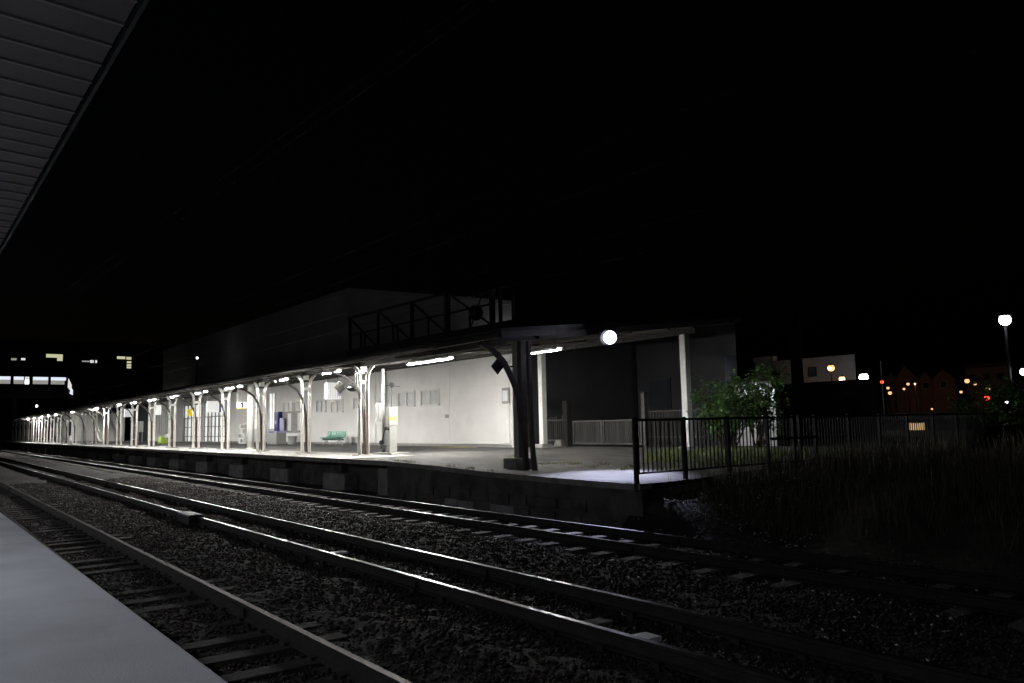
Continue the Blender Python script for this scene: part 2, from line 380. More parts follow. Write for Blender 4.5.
for xc in (-30,-24,-18,3.5):
    c_=thing('platform_column',(xc,-3,.88),'white steel column under the near canopy, %s'%{-30:'farthest left, outside the picture',-24:'second from the far end',-18:'beside the picture edge',3.5:'behind the camera'}[xc],'column','columns of the near canopy')
    B('shaft','white',c_,xc-.1,xc+.1,-3.1,-2.9,.88,3.78); B('base_plate','darkst',c_,xc-.2,xc+.2,-3.2,-2.8,.882,.91)
for k,xc in enumerate((-46,-38,-30,-22,-14,-6.5,1)):  # assumed fittings out of view, added to light the near platform and the piers
    c_=thing('assumed_ceiling_light',(xc,-2.2,ze-.2),'assumed fluorescent fitting under the near canopy, %s from the far end'%ORD[k],'ceiling light','assumed lights of the near canopy')
    B('housing','white',c_,xc-.65,xc+.65,-2.28,-2.12,ze-.12,ze-.06)
    MB().tube([(xc-.6,-2.2,ze-.15),(xc+.6,-2.2,ze-.15)],.016).build('tube','tubenear',c_)
    lamp('lamp','AREA',(xc,-2.2,ze-.18),100 if k>3 else 160,(.84,.88,1),c_,1.2,.06,target=(xc,-2.2,0))

# ------------------------------------------------------------------ far platform
def edge_z(x): # ramp at the near end
    x=np.array(x,float); return np.interp(x,[-20.2,-17.3,-15.5,-14.3,-11.4],[.88,.82,.755,.73,.69])
t=thing('station_platform',(-60,14,-.2),'long lit concrete platform across the tracks with a ramp at its near end','platform')
XP=np.concatenate([np.linspace(-190,-20.2,60),np.linspace(-19.8,-10.3,24)])
YP=[10.9,11.25,11.6,12.4,13.6,15.5,18,20.3,24.6]
m=MB(); V=[]; 
for x in XP:
    e=float(edge_z(x))
    for y in YP:
        z=e+(.88-e)*min(1,max(0,(y-12.2)/6)); z+=0 if y<11 else random.uniform(-.004,.004)
        V.append((x,y,z))
ny_=len(YP); Fs=[]; mis=[]
for a_ in range(len(XP)-1):
    for b_ in range(ny_-1):
        if XP[a_]<-26.5 and YP[b_]>=20.3: continue
        Fs.append((a_*ny_+b_,(a_+1)*ny_+b_,(a_+1)*ny_+b_+1,a_*ny_+b_+1)); mis.append(1 if XP[a_]>-25.5 else (0 if YP[b_]<13.5 else 2))
m.v=V; m.f=Fs; m.mi=mis
slab=m.build('slab',['slab','paving','asph'],t,smooth=True)
m=MB(); # lip
for a_,b_ in zip(XP[:-1],XP[1:]):
    za,zb=float(edge_z(a_)),float(edge_z(b_)); y0=10.9; y1=11.3; h=.14
    if a_>-20.1: continue
    m.add([(a_,y0,za-.002),(b_,y0,zb-.002),(b_,y0+.03,zb-h),(a_,y0+.03,za-h),(b_,y1,zb-h),(a_,y1,za-h)],[(3,2,1,0),(5,4,2,3)])
m.build('edge_beam','lip',t)
B('back_wall','masonry',t,-190,-20.2,11.75,11.95,-.35,.74)
for k in range(30):
    x=-19.6-5.05*k if k else -20.75
    x=[-20.6,-24.6,-29.5][k] if k<3 else -34.55-5.05*(k-3)
    wd=1.7 if k<2 else 1.8
    B('pier','block',t,x-wd/2,x+wd/2,11.28,11.76,-.3,.36 if k else .62,bevel=.04)
    MB().box(x-.16,x+.16,11.5,11.76,.36,.745).build('corbel','masonry',t)
# ramp face wall with masonry blocks
m=MB(); XR=[x for x in XP if x>-20.3]
for a_,b_ in zip(XR[:-1],XR[1:]):
    za,zb=float(edge_z(a_)),float(edge_z(b_))
    m.add([(a_,10.93,-.4),(b_,10.93,-.4),(b_,10.93,zb-.11),(a_,10.93,za-.11)],[(0,1,2,3)])
m.add([(-10.3,10.93,-.4),(-10.3,24.6,-.4),(-10.3,24.6,.875),(-10.3,10.93,.58)],[(0,1,2,3)])
m.add([(-20.2,10.93,-.4),(-20.2,11.75,-.4),(-20.2,11.75,.8),(-20.2,10.93,.8)],[(0,1,2,3)])
m.build('ramp_wall','masonry',t)
m=MB()
for a_,b_ in zip(XR[:-1],XR[1:]):
    za,zb=float(edge_z(a_))-.001,float(edge_z(b_))-.001
    m.hexa([(a_,10.88,za-.12),(b_,10.88,zb-.12),(b_,11.2,zb-.12),(a_,11.2,za-.12),(a_,10.88,za-.003),(b_,10.88,zb-.003),(b_,11.2,zb-.006),(a_,11.2,za-.006)])
m.build('kerb','lip',t)
xx=-19.9; rowz=[(-.3,.02),(.05,.30)]
for zi,(za,zb) in enumerate(rowz):
    xx=-20.1+.4*zi
    while xx<-12.2:
        wd=random.uniform(.55,1.05)
        if random.random()<.75: B('wall_block','block' if zi==0 and xx>-19 and xx<-15 else 'masonry',t,xx,xx+wd-.05,10.90-random.uniform(0,.015),10.95,za,zb-random.uniform(0,.03),bevel=.02)
        xx+=wd
# tactile / yellow patches painted on the floor by the wall
o=B('paint_patch','yellow',None,-31.5,-27.8,19.3,19.42,.884,.888); tag(o,'faded yellow line painted on the floor before the white doors','floor marking')

# weeds & grass
def blades(name,pts,h,w,matn,label,lean=.35):
    n=len(pts); ang=rng.uniform(0,2*PI,n); d=np.stack([np.cos(ang),np.sin(ang),0*ang],-1); le=np.abs(rng.normal(0,lean,n))
    la=rng.uniform(0,2*PI,n); L=np.stack([np.cos(la),np.sin(la),0*la],-1)
    hh=h*rng.uniform(.4,1.2,n)
    p0=pts-d*w/2; p1=pts+d*w/2; mid=pts+L*(hh*le*.35)[:,None]; mid[:,2]+=hh*.6; tip=pts+L*(hh*le)[:,None]; tip[:,2]+=hh
    v=np.stack([p0,p1,mid+d*w*.3,mid-d*w*.3,tip],1); 
    f4=(np.array([0,1,2,3])[None]+5*np.arange(n)[:,None]).tolist(); f3=(np.array([3,2,4])[None]+5*np.arange(n)[:,None]).tolist()
    me=bpy.data.meshes.new(name); me.from_pydata(v.reshape(-1,3).tolist(),[],f4+f3); me.materials.append(M[matn])
    o=bpy.data.objects.new(name,me); COL.objects.link(o); return tag(o,label,'grass',kind='stuff')
def clumps(n,k,x0,x1,y0,y1,sp=.25,mask=None):
    cx=rng.uniform(x0,x1,k); cy=rng.uniform(y0,y1,k); q=rng.integers(0,k,n)
    x=cx[q]+rng.normal(0,sp,n); y=cy[q]+rng.normal(0,sp,n)
    ok=(x>x0)&(x<x1)&(y>y0)&(y<y1); return x[ok],y[ok]
x,y=clumps(26000,260,-10.1,6,11.3,19,.4); blades('dry_grass',np.stack([x,y,ground_z(x,y)-.02],-1),.55,.012,'grass','tall dry brownish grass covering the bank to the right of the platform')
x,y=clumps(9000,160,-10.1,4,19,40,.6); blades('far_grass',np.stack([x,y,ground_z(x,y)-.02],-1),.7,.03,'grass','rough dark grass on the open ground beyond the railing')
x,y=clumps(11000,120,-17.6,-10.5,14.6,21.5,.3); k_=x>-.93*y; x=x[k_]; y=y[k_]; blades('green_grass',np.stack([x,y,0*x+.80],-1),.20,.012,'green','short yellow green grass growing behind the black railing')
x,y=clumps(800,22,-19.5,-11,12.7,14.2,.12); blades('weeds',np.stack([x,y,0*x+.76],-1),.10,.012,'green','thin weeds growing in the cracks of the old platform end')
x,y=clumps(350,8,-19.9,-14.5,10.92,11.1,.1); blades('edge_weeds',np.stack([x,y,edge_z(x)-.01],-1),.09,.01,'green','tufts of weed along the edge of the platform ramp')

# ------------------------------------------------------------------ far canopy
SL=.115
def rz(y): return 3.87+SL*(y-10.9)    # underside height
XL,XE=-142,-14.6; YB=20.8; XR_=-16.5
def xe(y): return XE+(XR_-XE)*(y-10.9)/(YB-10.9)
t=thing('station_canopy',(-60,15,.88),'long shallow canopy with pale fascia over the far platform','canopy')
m=MB(); m.hexa([(XL,10.95,rz(10.95)+.10),(XE,10.95,rz(10.95)+.10),(XR_,YB,rz(YB)+.10),(XL,YB,rz(YB)+.10),(XL,10.95,rz(10.95)+.16),(XE,10.95,rz(10.95)+.16),(XR_,YB,rz(YB)+.16),(XL,YB,rz(YB)+.16)]); m.build('ceiling','roofu',t)
m=MB(); m.hexa([(XL,10.9,rz(10.9)+.165),(XE+.05,10.9,rz(10.9)+.165),(XR_+.05,YB,rz(YB)+.165),(XL,YB,rz(YB)+.165),(XL,10.9,rz(10.9)+.24),(XE+.05,10.9,rz(10.9)+.24),(XR_+.05,YB,rz(YB)+.24),(XL,YB,rz(YB)+.24)]); m.build('roof','rooft',t)
B('fascia','fascia',t,XL,-17.4,10.86,10.945,3.86,4.03,bevel=.01)
B('fascia','brownst',t,-17.38,XE,10.86,10.945,3.88,4.02,bevel=.01)
MB().tube([(XL,10.78,3.99),(-17.5,10.78,3.93)],.055,8).build('gutter','fascia',t,smooth=True)
for y in (12.45,14.4,16.5,18.6,20.2):
    x0=XL
    MB().box(XL,xe(y)-.08,y-.06,y+.06,rz(y)-.08,rz(y)+.095).build('purlin','roofu',t)
for k in range(26):
    x=-24.9-5.05*k if k<24 else (-15.1 if k==24 else -19.9)
    MB().bar((x,11.0,rz(11)+.0),(x,YB,rz(YB)+.0),.09,.16).build('rafter','roofu',t)
MB().bar((XE+.02,10.9,rz(10.9)+.08),(XR_+.02,YB,rz(YB)+.10),.06,.16).build('end_fascia','brownst',t)
MB().box(-26.35,XR_-.1,20.42,20.56,rz(20.5)-.24,rz(20.5)-.02).build('rear_beam','plank',t)

# columns made from old rails
UPZ=rz(12.6)-.06
def rail_column(x,y,z0,label):
    c=thing('rail_column',(x,y,z0),label,'column','paired rail columns along the far platform')
    for s_ in (-1,1):
        m=MB(); pth=[(x,y+s_*.15,z0),(x,y+s_*.15,z0+2.6),(x,y+s_*.16,z0+2.76),(x,y+s_*.20,z0+2.9),(x,y+s_*.27,z0+3.02),(x,y+s_*.38,UPZ+s_*.02)]
        for a,b in zip(pth[:-1],pth[1:]): m.bar(a,b,.12,.03,up=(1,0,0))
        for off in (-.055,.055):
            for a,b in zip(pth[:-1],pth[1:]):
                m.bar((a[0]+off,a[1],a[2]),(b[0]+off,b[1],b[2]),.022,.135,up=(1,0,0))
        m.build('upright','colpaint',c)
    for zz,hh in ((.45,.05),(1.45,.05),(2.5,.12),(2.92,.25)): B('tie_plate','colpaint',c,x-.03,x+.03,y-.12,y+.12,z0+zz,z0+zz+hh)
    m=MB(); pth=[(x+.085,y-.0,z0+.05),(x+.085,y-.02,z0+.9),(x+.085,y-.05,z0+1.6),(x+.085,y-.16,z0+2.1),(x+.085,y-.4,z0+2.5),(x+.085,y-.8,z0+2.75),(x+.085,y-1.2,z0+2.86),(x+.085,y-1.6,z0+2.95)]
    m.ribbon(pth,.07,.06,'x'); m.build('curved_bracket','brownst',c)
    MB().tube([(x+.13,y+.02,z0+.03),(x+.13,y+.0,z0+1.7)],.016,6).build('conduit','rustc',c)
    B('footing','lip',c,x-.25,x+.25,y-.32,y+.32,z0-.02,z0+.035,bevel=.01)
    return c
proto=rail_column(-24.9,12.55,.88,'paired rail column carrying the arm with the dark round lamp')
for k in range(1,24):
    c=copy_tree(proto,loc=(-24.9-5.05*k,12.55+.0*k,.88)); c['label']='pale paired rail column with curved bracket, %s from the near end of the row'%ORD[k]
# the heavy dark end column
c=thing('end_column',(-15.1,11.95,.72),'heavy dark column with a bent rail brace on a concrete block at the ramp','column')
B('shaft','brownst',c,-15.46,-15.3,12.05,12.22,.95,rz(12.1)-.02); B('pale_face','cabinet',c,-15.66,-15.465,12.05,12.2,1.0,rz(12.1)-.05)
MB().box(-15.8,-15.25,11.8,12.3,.70,1.02).build('base_block','lip',c,bevel=.03)
pth=[(-15,11.93,.73),(-15,11.82,1.47),(-15,11.73,2.44),(-15,11.62,2.75),(-15,11.50,2.99),(-15,11.29,3.35),(-15,10.94,3.63),(-15,10.6,3.78)]
MB().ribbon(pth,.11,.10,'x').build('curved_brace','brownst',c)
MB().ribbon([(-14.72,11.95,.73),(-14.86,12.0,1.3),(-15.0,12.08,2.1),(-15.05,12.1,3.9)],.09,.10,'y').build('rear_brace','brownst',c)
# plain round white column
c=thing('round_column',(-39.7,13.7,.88),'single thick white column between two paired columns beside the 1 sign','column')
MB().tube([(-39.7,13.7,.9),(-39.7,13.7,rz(13.7))],.17,20).build('shaft','white',c,smooth=True); MB().tube([(-39.7,13.7,.88),(-39.7,13.7,.96)],.22,20).build('base','white',c)
# rear posts
for xp,lab,zb in ((-24.6,'white post under the rear beam with a concrete foot, beside the short tube light',.84),(-17.1,'tall slim white post standing in the grass at the canopy corner',.8)):
    c=thing('canopy_post',(xp,20.45,zb),lab,'post')
    B('shaft','white',c,xp-.12,xp+.12,20.33,20.57,zb+.2,rz(20.5)-.25,bevel=.01); MB().hexa([(xp-.32,20.1,zb-.05),(xp+.32,20.1,zb-.05),(xp+.32,20.8,zb-.05),(xp-.32,20.8,zb-.05),(xp-.22,20.2,zb+.2),(xp+.22,20.2,zb+.2),(xp+.22,20.7,zb+.2),(xp-.22,20.7,zb+.2)]).build('foot','lip',c)

# fluorescent tubes under the canopy
SK=-.003
TL=[(-15.95,1.5),(-21.6,2.6),(-29.05,1.45),(-34.4,1.3),(-41.0,2.3),(-46.7,1.9),(-52.6,1.2),(-58.3,1.5),(-64,1.2),(-69.5,1.2),(-79,1.4),(-92,1.2),(-104,1.3),(-110,1.3),(-116.5,1.3),(-123.5,1.3),(-130,1.3)]
TW=dict(zip(range(17),[24,190,85,80,115,95,70,80,60,70,80,80,60,60,60,60,60]))
for k,(x,L) in enumerate(TL):
    y=(13.2,14.0)[k] if k<2 else 11.7; q_=y/13.2; x*=q_; L*=q_; z=3.74 if k==0 else (4.05 if k==1 else 3.80)
    c=thing('tube_light',(x,y,z),'lit white tube light under the far canopy, %s from the near end'%ORD[k],'tube light','tube lights under the far canopy')
    MB().box(x-L/2-.05,x+L/2+.05,y-.085,y+.085,z+.05,z+.075).box(x-L/2-.05,x+L/2+.05,y-.085,y-.078,z+SK,z+.049).box(x-L/2-.05,x+L/2+.05,y+.078,y+.085,z+SK,z+.049).build('reflector','white',c)
    MB().tube([(x-L/2,y,z),(x+L/2,y,z)],.02 if k else .010,8).build('tube','tubeend' if k==0 else ('tubefar' if k==1 or k>3 else 'tube'),c)
    for sx in (-1,1): MB().tube([(x+sx*L*.42,y,z+.07),(x+sx*L*.42,y,rz(y)+.02)],.008,5).build('hanger','darkst',c)

# ------------------------------------------------------------------ station building behind the canopy
WY=20.3
t=thing('station_building',(-58,22,.88),'long white station building behind the far platform','building')
m=MB()
def hole_wall(x0,x1,z0,z1,holes,y=WY,d=.2):
    xs_=sorted({x0,x1,*[h[0] for h in holes],*[h[1] for h in holes]}); zs=sorted({z0,z1,*[h[2] for h in holes],*[h[3] for h in holes]})
    for a,b in zip(xs_[:-1],xs_[1:]):
        for c_,e in zip(zs[:-1],zs[1:]):
            mx,mz=(a+b)/2,(c_+e)/2
            if any(h[0]<mx<h[1] and h[2]<mz<h[3] for h in holes): continue
            m.add([(a,y,c_),(b,y,c_),(b,y,e),(a,y,e)],[(0,1,2,3)])
    for h in holes:
        a,b,c_,e=h
        m.add([(a,y,c_),(b,y,c_),(b,y,e),(a,y,e),(a,y+d,c_),(b,y+d,c_),(b,y+d,e),(a,y+d,e)],[(0,4,5,1),(1,5,6,2),(2,6,7,3),(3,7,4,0)])
ENT=[(-71.0,-65.0,.88,4.35),(-77.4,-71.6,.88,4.3)]
WIN=[(-36.1,-34.45,2.93,3.61),(-33.8,-32.15,2.90,3.61),(-41.5,-39.9,2.95,3.57),(-46.7,-45.3,2.9,3.58),(-44.5,-42.9,2.85,3.52),(-54.9,-53.8,1.9,4.4),
     (-52.2,-50.7,3.0,3.64),(-50.4,-48.75,3.0,3.64),(-58.5,-57.2,1.9,4.3),(-86.5,-84.8,1.6,3.9),(-83.8,-82.1,1.6,3.9)]
hole_wall(-91,-26.5,.6,5.6,ENT+WIN)
m.add([(-91,WY,.6),(-91,27.9,.6),(-91,27.9,5.6),(-91,WY,5.6)],[(3,2,1,0)])
m.add([(-91,WY,5.6),(-26.5,WY,5.6),(-26.5,27.9,5.6),(-91,27.9,5.6)],[(0,1,2,3)])
m.build('wall','wall',t)
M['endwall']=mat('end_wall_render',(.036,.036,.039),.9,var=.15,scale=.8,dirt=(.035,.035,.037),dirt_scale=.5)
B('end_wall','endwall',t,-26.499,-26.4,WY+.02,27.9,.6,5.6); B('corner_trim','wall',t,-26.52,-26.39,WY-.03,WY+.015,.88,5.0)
B('skirting','board',t,-64.8,-26.48,20.24,20.297,.86,1.0)
for k,h in enumerate(WIN):
    a,b,c_,e=h; lit = h[0] in (-54.9,-58.5)
    f=MB(); w_=.06; yy=20.235 if a>-37.3 else 20.305
    f.box(a-.04,b+.04,yy-.07,yy+.05,e-.03,e+.05); f.box(a-.06,b+.06,yy-.10,yy+.05,c_-.07,c_)
    f.box(a-.04,a+.03,yy-.07,yy+.05,c_+.001,e-.031); f.box(b-.03,b+.04,yy-.07,yy+.05,c_+.001,e-.031); f.box((a+b)/2-.025,(a+b)/2+.025,yy-.05,yy+.05,c_+.001,e-.031)
    if lit or e-c_>1.5:
        for zz in (c_+(e-c_)*.33,c_+(e-c_)*.66): f.box(a+.031,(a+b)/2-.026,yy-.04,yy+.04,zz-.02,zz+.02); f.box((a+b)/2+.026,b-.031,yy-.04,yy+.04,zz-.02,zz+.02)
    fo=f.build('window','gframe2' if lit is None else 'frame',t); B('pane','litpane' if lit else 'frost',fo,a+.01,b-.01,yy+.008,yy+.016,c_,e)
# glazed entrances
for k,(a,b,c_,e) in enumerate(ENT):
    f=MB(); n_=6 if k==0 else 5; yy=20.45
    for i_ in range(n_+1):
        x=a+(b-a)*i_/n_; f.box(x-.05,x+.05,yy-.05,yy+.05,c_,e)
    for zz in (1.35,2.2,3.05): f.box(a,b,yy-.04,yy+.04,zz-.035,zz+.035)
    f.box(a,b,yy-.052,yy+.052,e-.1,e+.01)
    fo=f.build('glazed_screen','grayf',t)
    for i_ in range(n_):
        x0=a+(b-a)*i_/n_+.06; x1=a+(b-a)*(i_+1)/n_-.06
        B('pane','litpane' if (i_+k)%3!=1 else 'litdim',fo,x0,x1,yy+.056,yy+.065,c_+.05,3.0); B('pane','litpane',fo,x0,x1,yy+.056,yy+.065,3.1,e-.12)
# doors and seams of the right bay
B('sliding_door','wall',t,-31.24,-26.6,20.24,20.295,.95,4.6,bevel=.01); B('door_track','wall',t,-37.0,-31.3,20.24,20.285,4.34,4.40)
B('sliding_door','wall',t,-37.3,-31.30,20.255,20.296,.95,4.33,bevel=.01)
dd=B('door_handle','grayf',t,-31.6,-31.35,20.2,20.25,2.22,2.38)
B('downpipe','grayf',t,-37.55,-37.47,20.16,20.24,.9,4.85)
MB().tube([(-30.3,20.22,3.62),(-26.6,20.22,3.55)],.010,5).build('cable','frame',t)
MB().tube([(-48.5,20.22,4.1),(-37.6,20.22,4.1)],.010,5).build('cable','frame',t); B('pilaster','wall',t,-38.9,-38.75,20.24,20.298,.9,4.9)
o=thing('notice_board',(-26.95,20.2,2.1),'small grey notice board at the right end of the white wall','notice board'); B('panel','board',o,-27.0,-26.5,20.17,20.238,2.75,3.42,bevel=.01); B('sheet','paper',o,-26.95,-26.6,20.163,20.169,2.85,3.3)
# poster boards
o=thing('poster_board',(-50.5,20.2,1.6),'grey double board with two white posters below small windows','notice board')
B('panel','board',o,-52.25,-48.7,20.18,20.24,1.62,3.02,bevel=.01)
B('poster','paper',o,-51.2,-50.6,20.17,20.178,1.75,2.9); B('poster','paper',o,-49.5,-48.95,20.17,20.178,1.75,2.9)
# low extension wall features: dark recess with lit stair, then further white part
t=thing('stair_enclosure',(-101,21,.88),'dark recess with pale stair underside rising behind the columns','staircase')
B('rear_wall','greywall',t,-113,-91.1,23,23.2,.6,5.6); B('post','white',t,-96,-95.5,18.5,18.9,.88,rz(18.5))
MB().hexa([(-99,17,.9),(-98,17,.9),(-98,19,.9),(-99,19,.9),(-108,17,5.2),(-107.2,17,5.2),(-107.2,19,5.2),(-108,19,5.2)]).build('stair_flight','white',t)
for y_ in (16.95,19.05): MB().bar((-98.3,y_,1.9),(-107.4,y_,6.1),.05,.08).build('handrail','white',t)
t=thing('waiting_room',(-122,17,.88),'white waiting room block at the far end of the platform','building')
B('wall','wall',t,-129,-113.2,16.5,22,.6,4.4)
for k in range(4): 
    fo=B('window','frame',t,-128.2+k*3.8,-126+k*3.8,16.42,16.49,1.5,3.5); B('pane','glass' if k%2 else 'litdim',fo,-128.1+k*3.8,-126.1+k*3.8,16.40,16.415,1.6,3.4)
B('door','black',t,-129.6,-129.01,17.2,18.6,.9,3.3)

# ------------------------------------------------------------------ objects on the far platform
# platform number sign
def hung(name,x,y,z0,z1,w,mt,label,cat,dep=.1,bev=0):
    c=thing(name,(x,y,z0),label,cat)
    B('panel',mt,c,x-dep/2,x+dep/2,y-w/2,y+w/2,z0,z1,bevel=bev)
    for s_ in (-1,1): MB().tube([(x,y+s_*w*.35,z1),(x,y+s_*w*.35,rz(y)-.02)],.015,6).build('hanger','darkst',c)
    return c
c=hung('platform_sign',-42.0,14,3.35,4.0,.5,'board','hanging sign with a grey top and a lit white strip reading 1','sign')
B('lower_panel','litsign',c,-42.05,-41.95,13.75,14.25,3.02,3.345); B('base_strip','yellow',c,-42.06,-41.94,13.75,14.25,2.97,3.015)
MB().box(-41.948,-41.94,13.985,14.06,3.04,3.32).box(-41.948,-41.94,13.93,13.984,3.22,3.30).build('numeral','ink',c)
c=hung('hanging_light_box',-30.6,14,3.05,3.75,.62,'litsign','white ribbed light box hanging in front of the grey windows','light box',.3,.03)
for k in range(6): B('rib','ribs',c,-30.449,-30.435,13.73+.1*k,13.742+.1*k,3.09,3.71)
MB().tube([(-30.6,14,2.95),(-30.6,14,3.05)],.08,10).build('knob','white',c); B('side_label','lilac',c,-30.43,-30.42,14.15,14.29,3.2,3.45)
hung('hanging_light_box',-59.9,14,3.05,3.75,.4,'litsign','plain white lit box hanging beside a paired column further left','light box',.2,.03)
hung('hanging_light_box',-69.6,14,3.1,3.75,.6,'litsign','bright square light box hanging over the far stretch of platform','light box',.2,.03)
c=hung('direction_sign',-50.4,15,3.0,3.7,.75,'litsign','bright white hanging direction sign with a blue end, before the entrance','sign')
B('blue_band','blue',c,-50.45,-50.35,15.38,15.5,3.0,3.7)
hung('warning_sign',-55.2,15,2.85,3.35,.42,'yellow','square yellow sign hanging in front of the glass entrance','sign',.04)
c=thing('route_board',(-74.4,16,.88),'pale rounded board on a post in the dark stretch','sign')
B('panel','palewall',c,-75.4,-73.5,15.95,16.05,1.86,2.8,bevel=.04); 
for x in (-75.2,-73.7): MB().tube([(x,16,.88),(x,16,1.86)],.04,6).build('leg','grayf',c)
# vending machine etc.
c=thing('vending_machine',(-52.6,19.5,.88),'tall deep blue vending machine against the white wall','vending machine')
B('body','blue',c,-53.0,-52.2,19.9,20.23,.9,3.05,bevel=.03); B('display','blue',c,-52.9,-52.3,19.88,19.899,1.6,2.9); B('tray','black',c,-52.85,-52.35,19.88,19.899,1.05,1.3)
B('logo_panel','lilac',c,-52.75,-52.5,19.865,19.879,2.2,2.45)
c=thing('leaflet_case',(-51.3,20.0,1.8),'pale lilac panel between the blue machine and the poster board','panel'); B('panel','lilac',c,-51.95,-51.35,19.9,20.0,1.75,2.6,bevel=.02); B('bracket','grayf',c,-51.7,-51.6,20.0,20.23,2.0,2.1)
c=thing('recycling_bin',(-48.9,18.6,.88),'wide pale grey bin box beside the vending machine','bin')
B('body','cabinet',c,-49.9,-48.3,18.3,18.95,.9,1.62,bevel=.03); B('lid','lilac',c,-49.93,-48.27,18.27,18.98,1.622,1.74,bevel=.02); B('slot','ink',c,-49.5,-48.7,18.255,18.269,1.655,1.715)
c=thing('waste_bin',(-47.2,18.9,.88),'small dark grey bin right of the pale bin box','bin'); MB().tube([(-47.2,18.9,.9),(-47.2,18.9,1.35)],[.24,.28],12).build('body','cabgrey',c); MB().tube([(-47.2,18.9,1.352),(-47.2,18.9,1.40)],.3,12).build('lid','black',c)
# flower / leaflet stand and other dim things before the entrance
c=thing('leaflet_rack',(-55.3,18.6,.88),'white rack of leaflets between the column and the blue machine','rack'); B('frame','white',c,-56.0,-54.7,18.5,18.6,.9,2.3)
for i_ in range(4):
    for j_ in range(3): B('leaflet',('paper','board','frost')[(i_+j_)%3],c,-55.95+.42*j_,-55.62+.42*j_,18.46,18.495,1.0+.33*i_,1.24+.33*i_)
# bench of green seats
c=thing('bench_seat',(-41.1,18.9,.88),'row of four mint green shell seats on a dark rail','bench')
for k in range(4):
    x=-42.15+.62*k; sh=MB(); prof3=[(18.62,1.30),(18.75,1.28),(18.95,1.28),(19.05,1.33),(19.1,1.42),(19.13,1.52),(19.15,1.62),(19.15,1.66)]
    V=[];n_=len(prof3)
    for i_,(yy,zz) in enumerate(prof3):
        cur=.05 if i_<5 else .03
        for q in range(5):
            s_=(q-2)/2; V.append((x+s_*.25*(1 if i_<6 else .85),yy-(.04*s_*s_ if i_>4 else 0),zz+cur*s_*s_))
    sh.add(V,[(a*5+b,a*5+b+1,(a+1)*5+b+1,(a+1)*5+b) for a in range(n_-1) for b in range(4)]); o=sh.build('seat','seat',c,smooth=True); so=o.modifiers.new('thick','SOLIDIFY'); so.thickness=.03
B('rail','seatd',c,-42.5,-39.95,18.8,18.95,1.17,1.25)
for x in (-42.1,-40.4): MB().tube([(x,18.65,.88),(x,18.85,1.18)],.02,6).tube([(x,19.1,.88),(x,18.9,1.18)],.02,6).build('leg','grayf',c)
# lime cleaning cart
c=thing('cleaning_cart',(-60.5,14.6,.88),'low lime green cart with a grey sack on its frame','cart')
MB().hexa([(-61.6,14.4,1.0),(-60.4,14.4,1.0),(-60.4,14.9,1.0),(-61.6,14.9,1.0),(-61.3,14.45,1.5),(-60.7,14.45,1.5),(-60.7,14.85,1.5),(-61.3,14.85,1.5)]).build('hopper','lime',c,bevel=.03)
MB().ball((-59.3,14.65,1.5),.5,14,8,(1.1,.6,.45)).build('sack','cabgrey',c,smooth=True)
for x in (-61.3,-60.6): MB().tube([(x,14.38,.96),(x,14.44,.96)],.08,12).build('wheel','black',c)
MB().tube([(-59.3,14.65,.88),(-59.3,14.65,1.35)],.05,8).build('stand','grayf',c)
# electrical cabinet near the first paired column
c=thing('electrical_cabinet',(-24.75,13.55,.88),'pale electrical cabinet with yellow stickers beside the nearest paired column','cabinet')
B('plinth','lip',c,-25.5,-24.1,13.2,13.9,.85,.95,bevel=.02)
B('body','cabinet',c,-24.85,-24.62,13.42,13.72,.95,1.9,bevel=.01); B('upper_case','cabinet',c,-24.88,-24.60,13.40,13.74,1.905,2.55,bevel=.01)
B('sticker','yellow',c,-24.598,-24.592,13.43,13.5,2.1,2.22); B('sticker','lime',c,-24.598,-24.592,13.55,13.61,2.07,2.2); B('sticker','yellow',c,-24.598,-24.592,13.67,13.71,2.1,2.2)
B('sticker','yellow',c,-24.78,-24.70,13.392,13.398,2.1,2.2)
B('side_box','cabgrey',c,-25.65,-25.45,13.4,13.6,2.05,2.72,bevel=.01); MB().tube([(-25.15,13.45,.95),(-25.15,13.45,3.95)],.055,10).build('pole','grayf',c,smooth=True)
B('meter','black',c,-24.75,-24.55,13.27,13.39,1.74,1.86,bevel=.02); MB().tube([(-24.7,13.28,1.75),(-24.85,13.22,1.3),(-25.0,13.3,1.1),(-25.1,13.35,1.2)],.02,6).build('cable','black',c)
MB().ball((-25.1,13.35,1.3),.09,10,6).build('handset','black',c)
for zz in (1.35,1.6): B('hinge','cabgrey',c,-24.618,-24.61,13.5,13.68,zz,zz+.025)
MB().tube([(-24.72,13.55,2.55),(-24.72,13.55,3.3)],.018,6).build('conduit','black',c)
MB().tube([(-24.72,13.55,3.36),(-24.6,13.5,3.34)],[.06,.11],10).build('speaker','darkst',c); MB().tube([(-25.15,13.45,3.36),(-24.2,13.6,3.26)],.012,5).build('bracket','darkst',c)
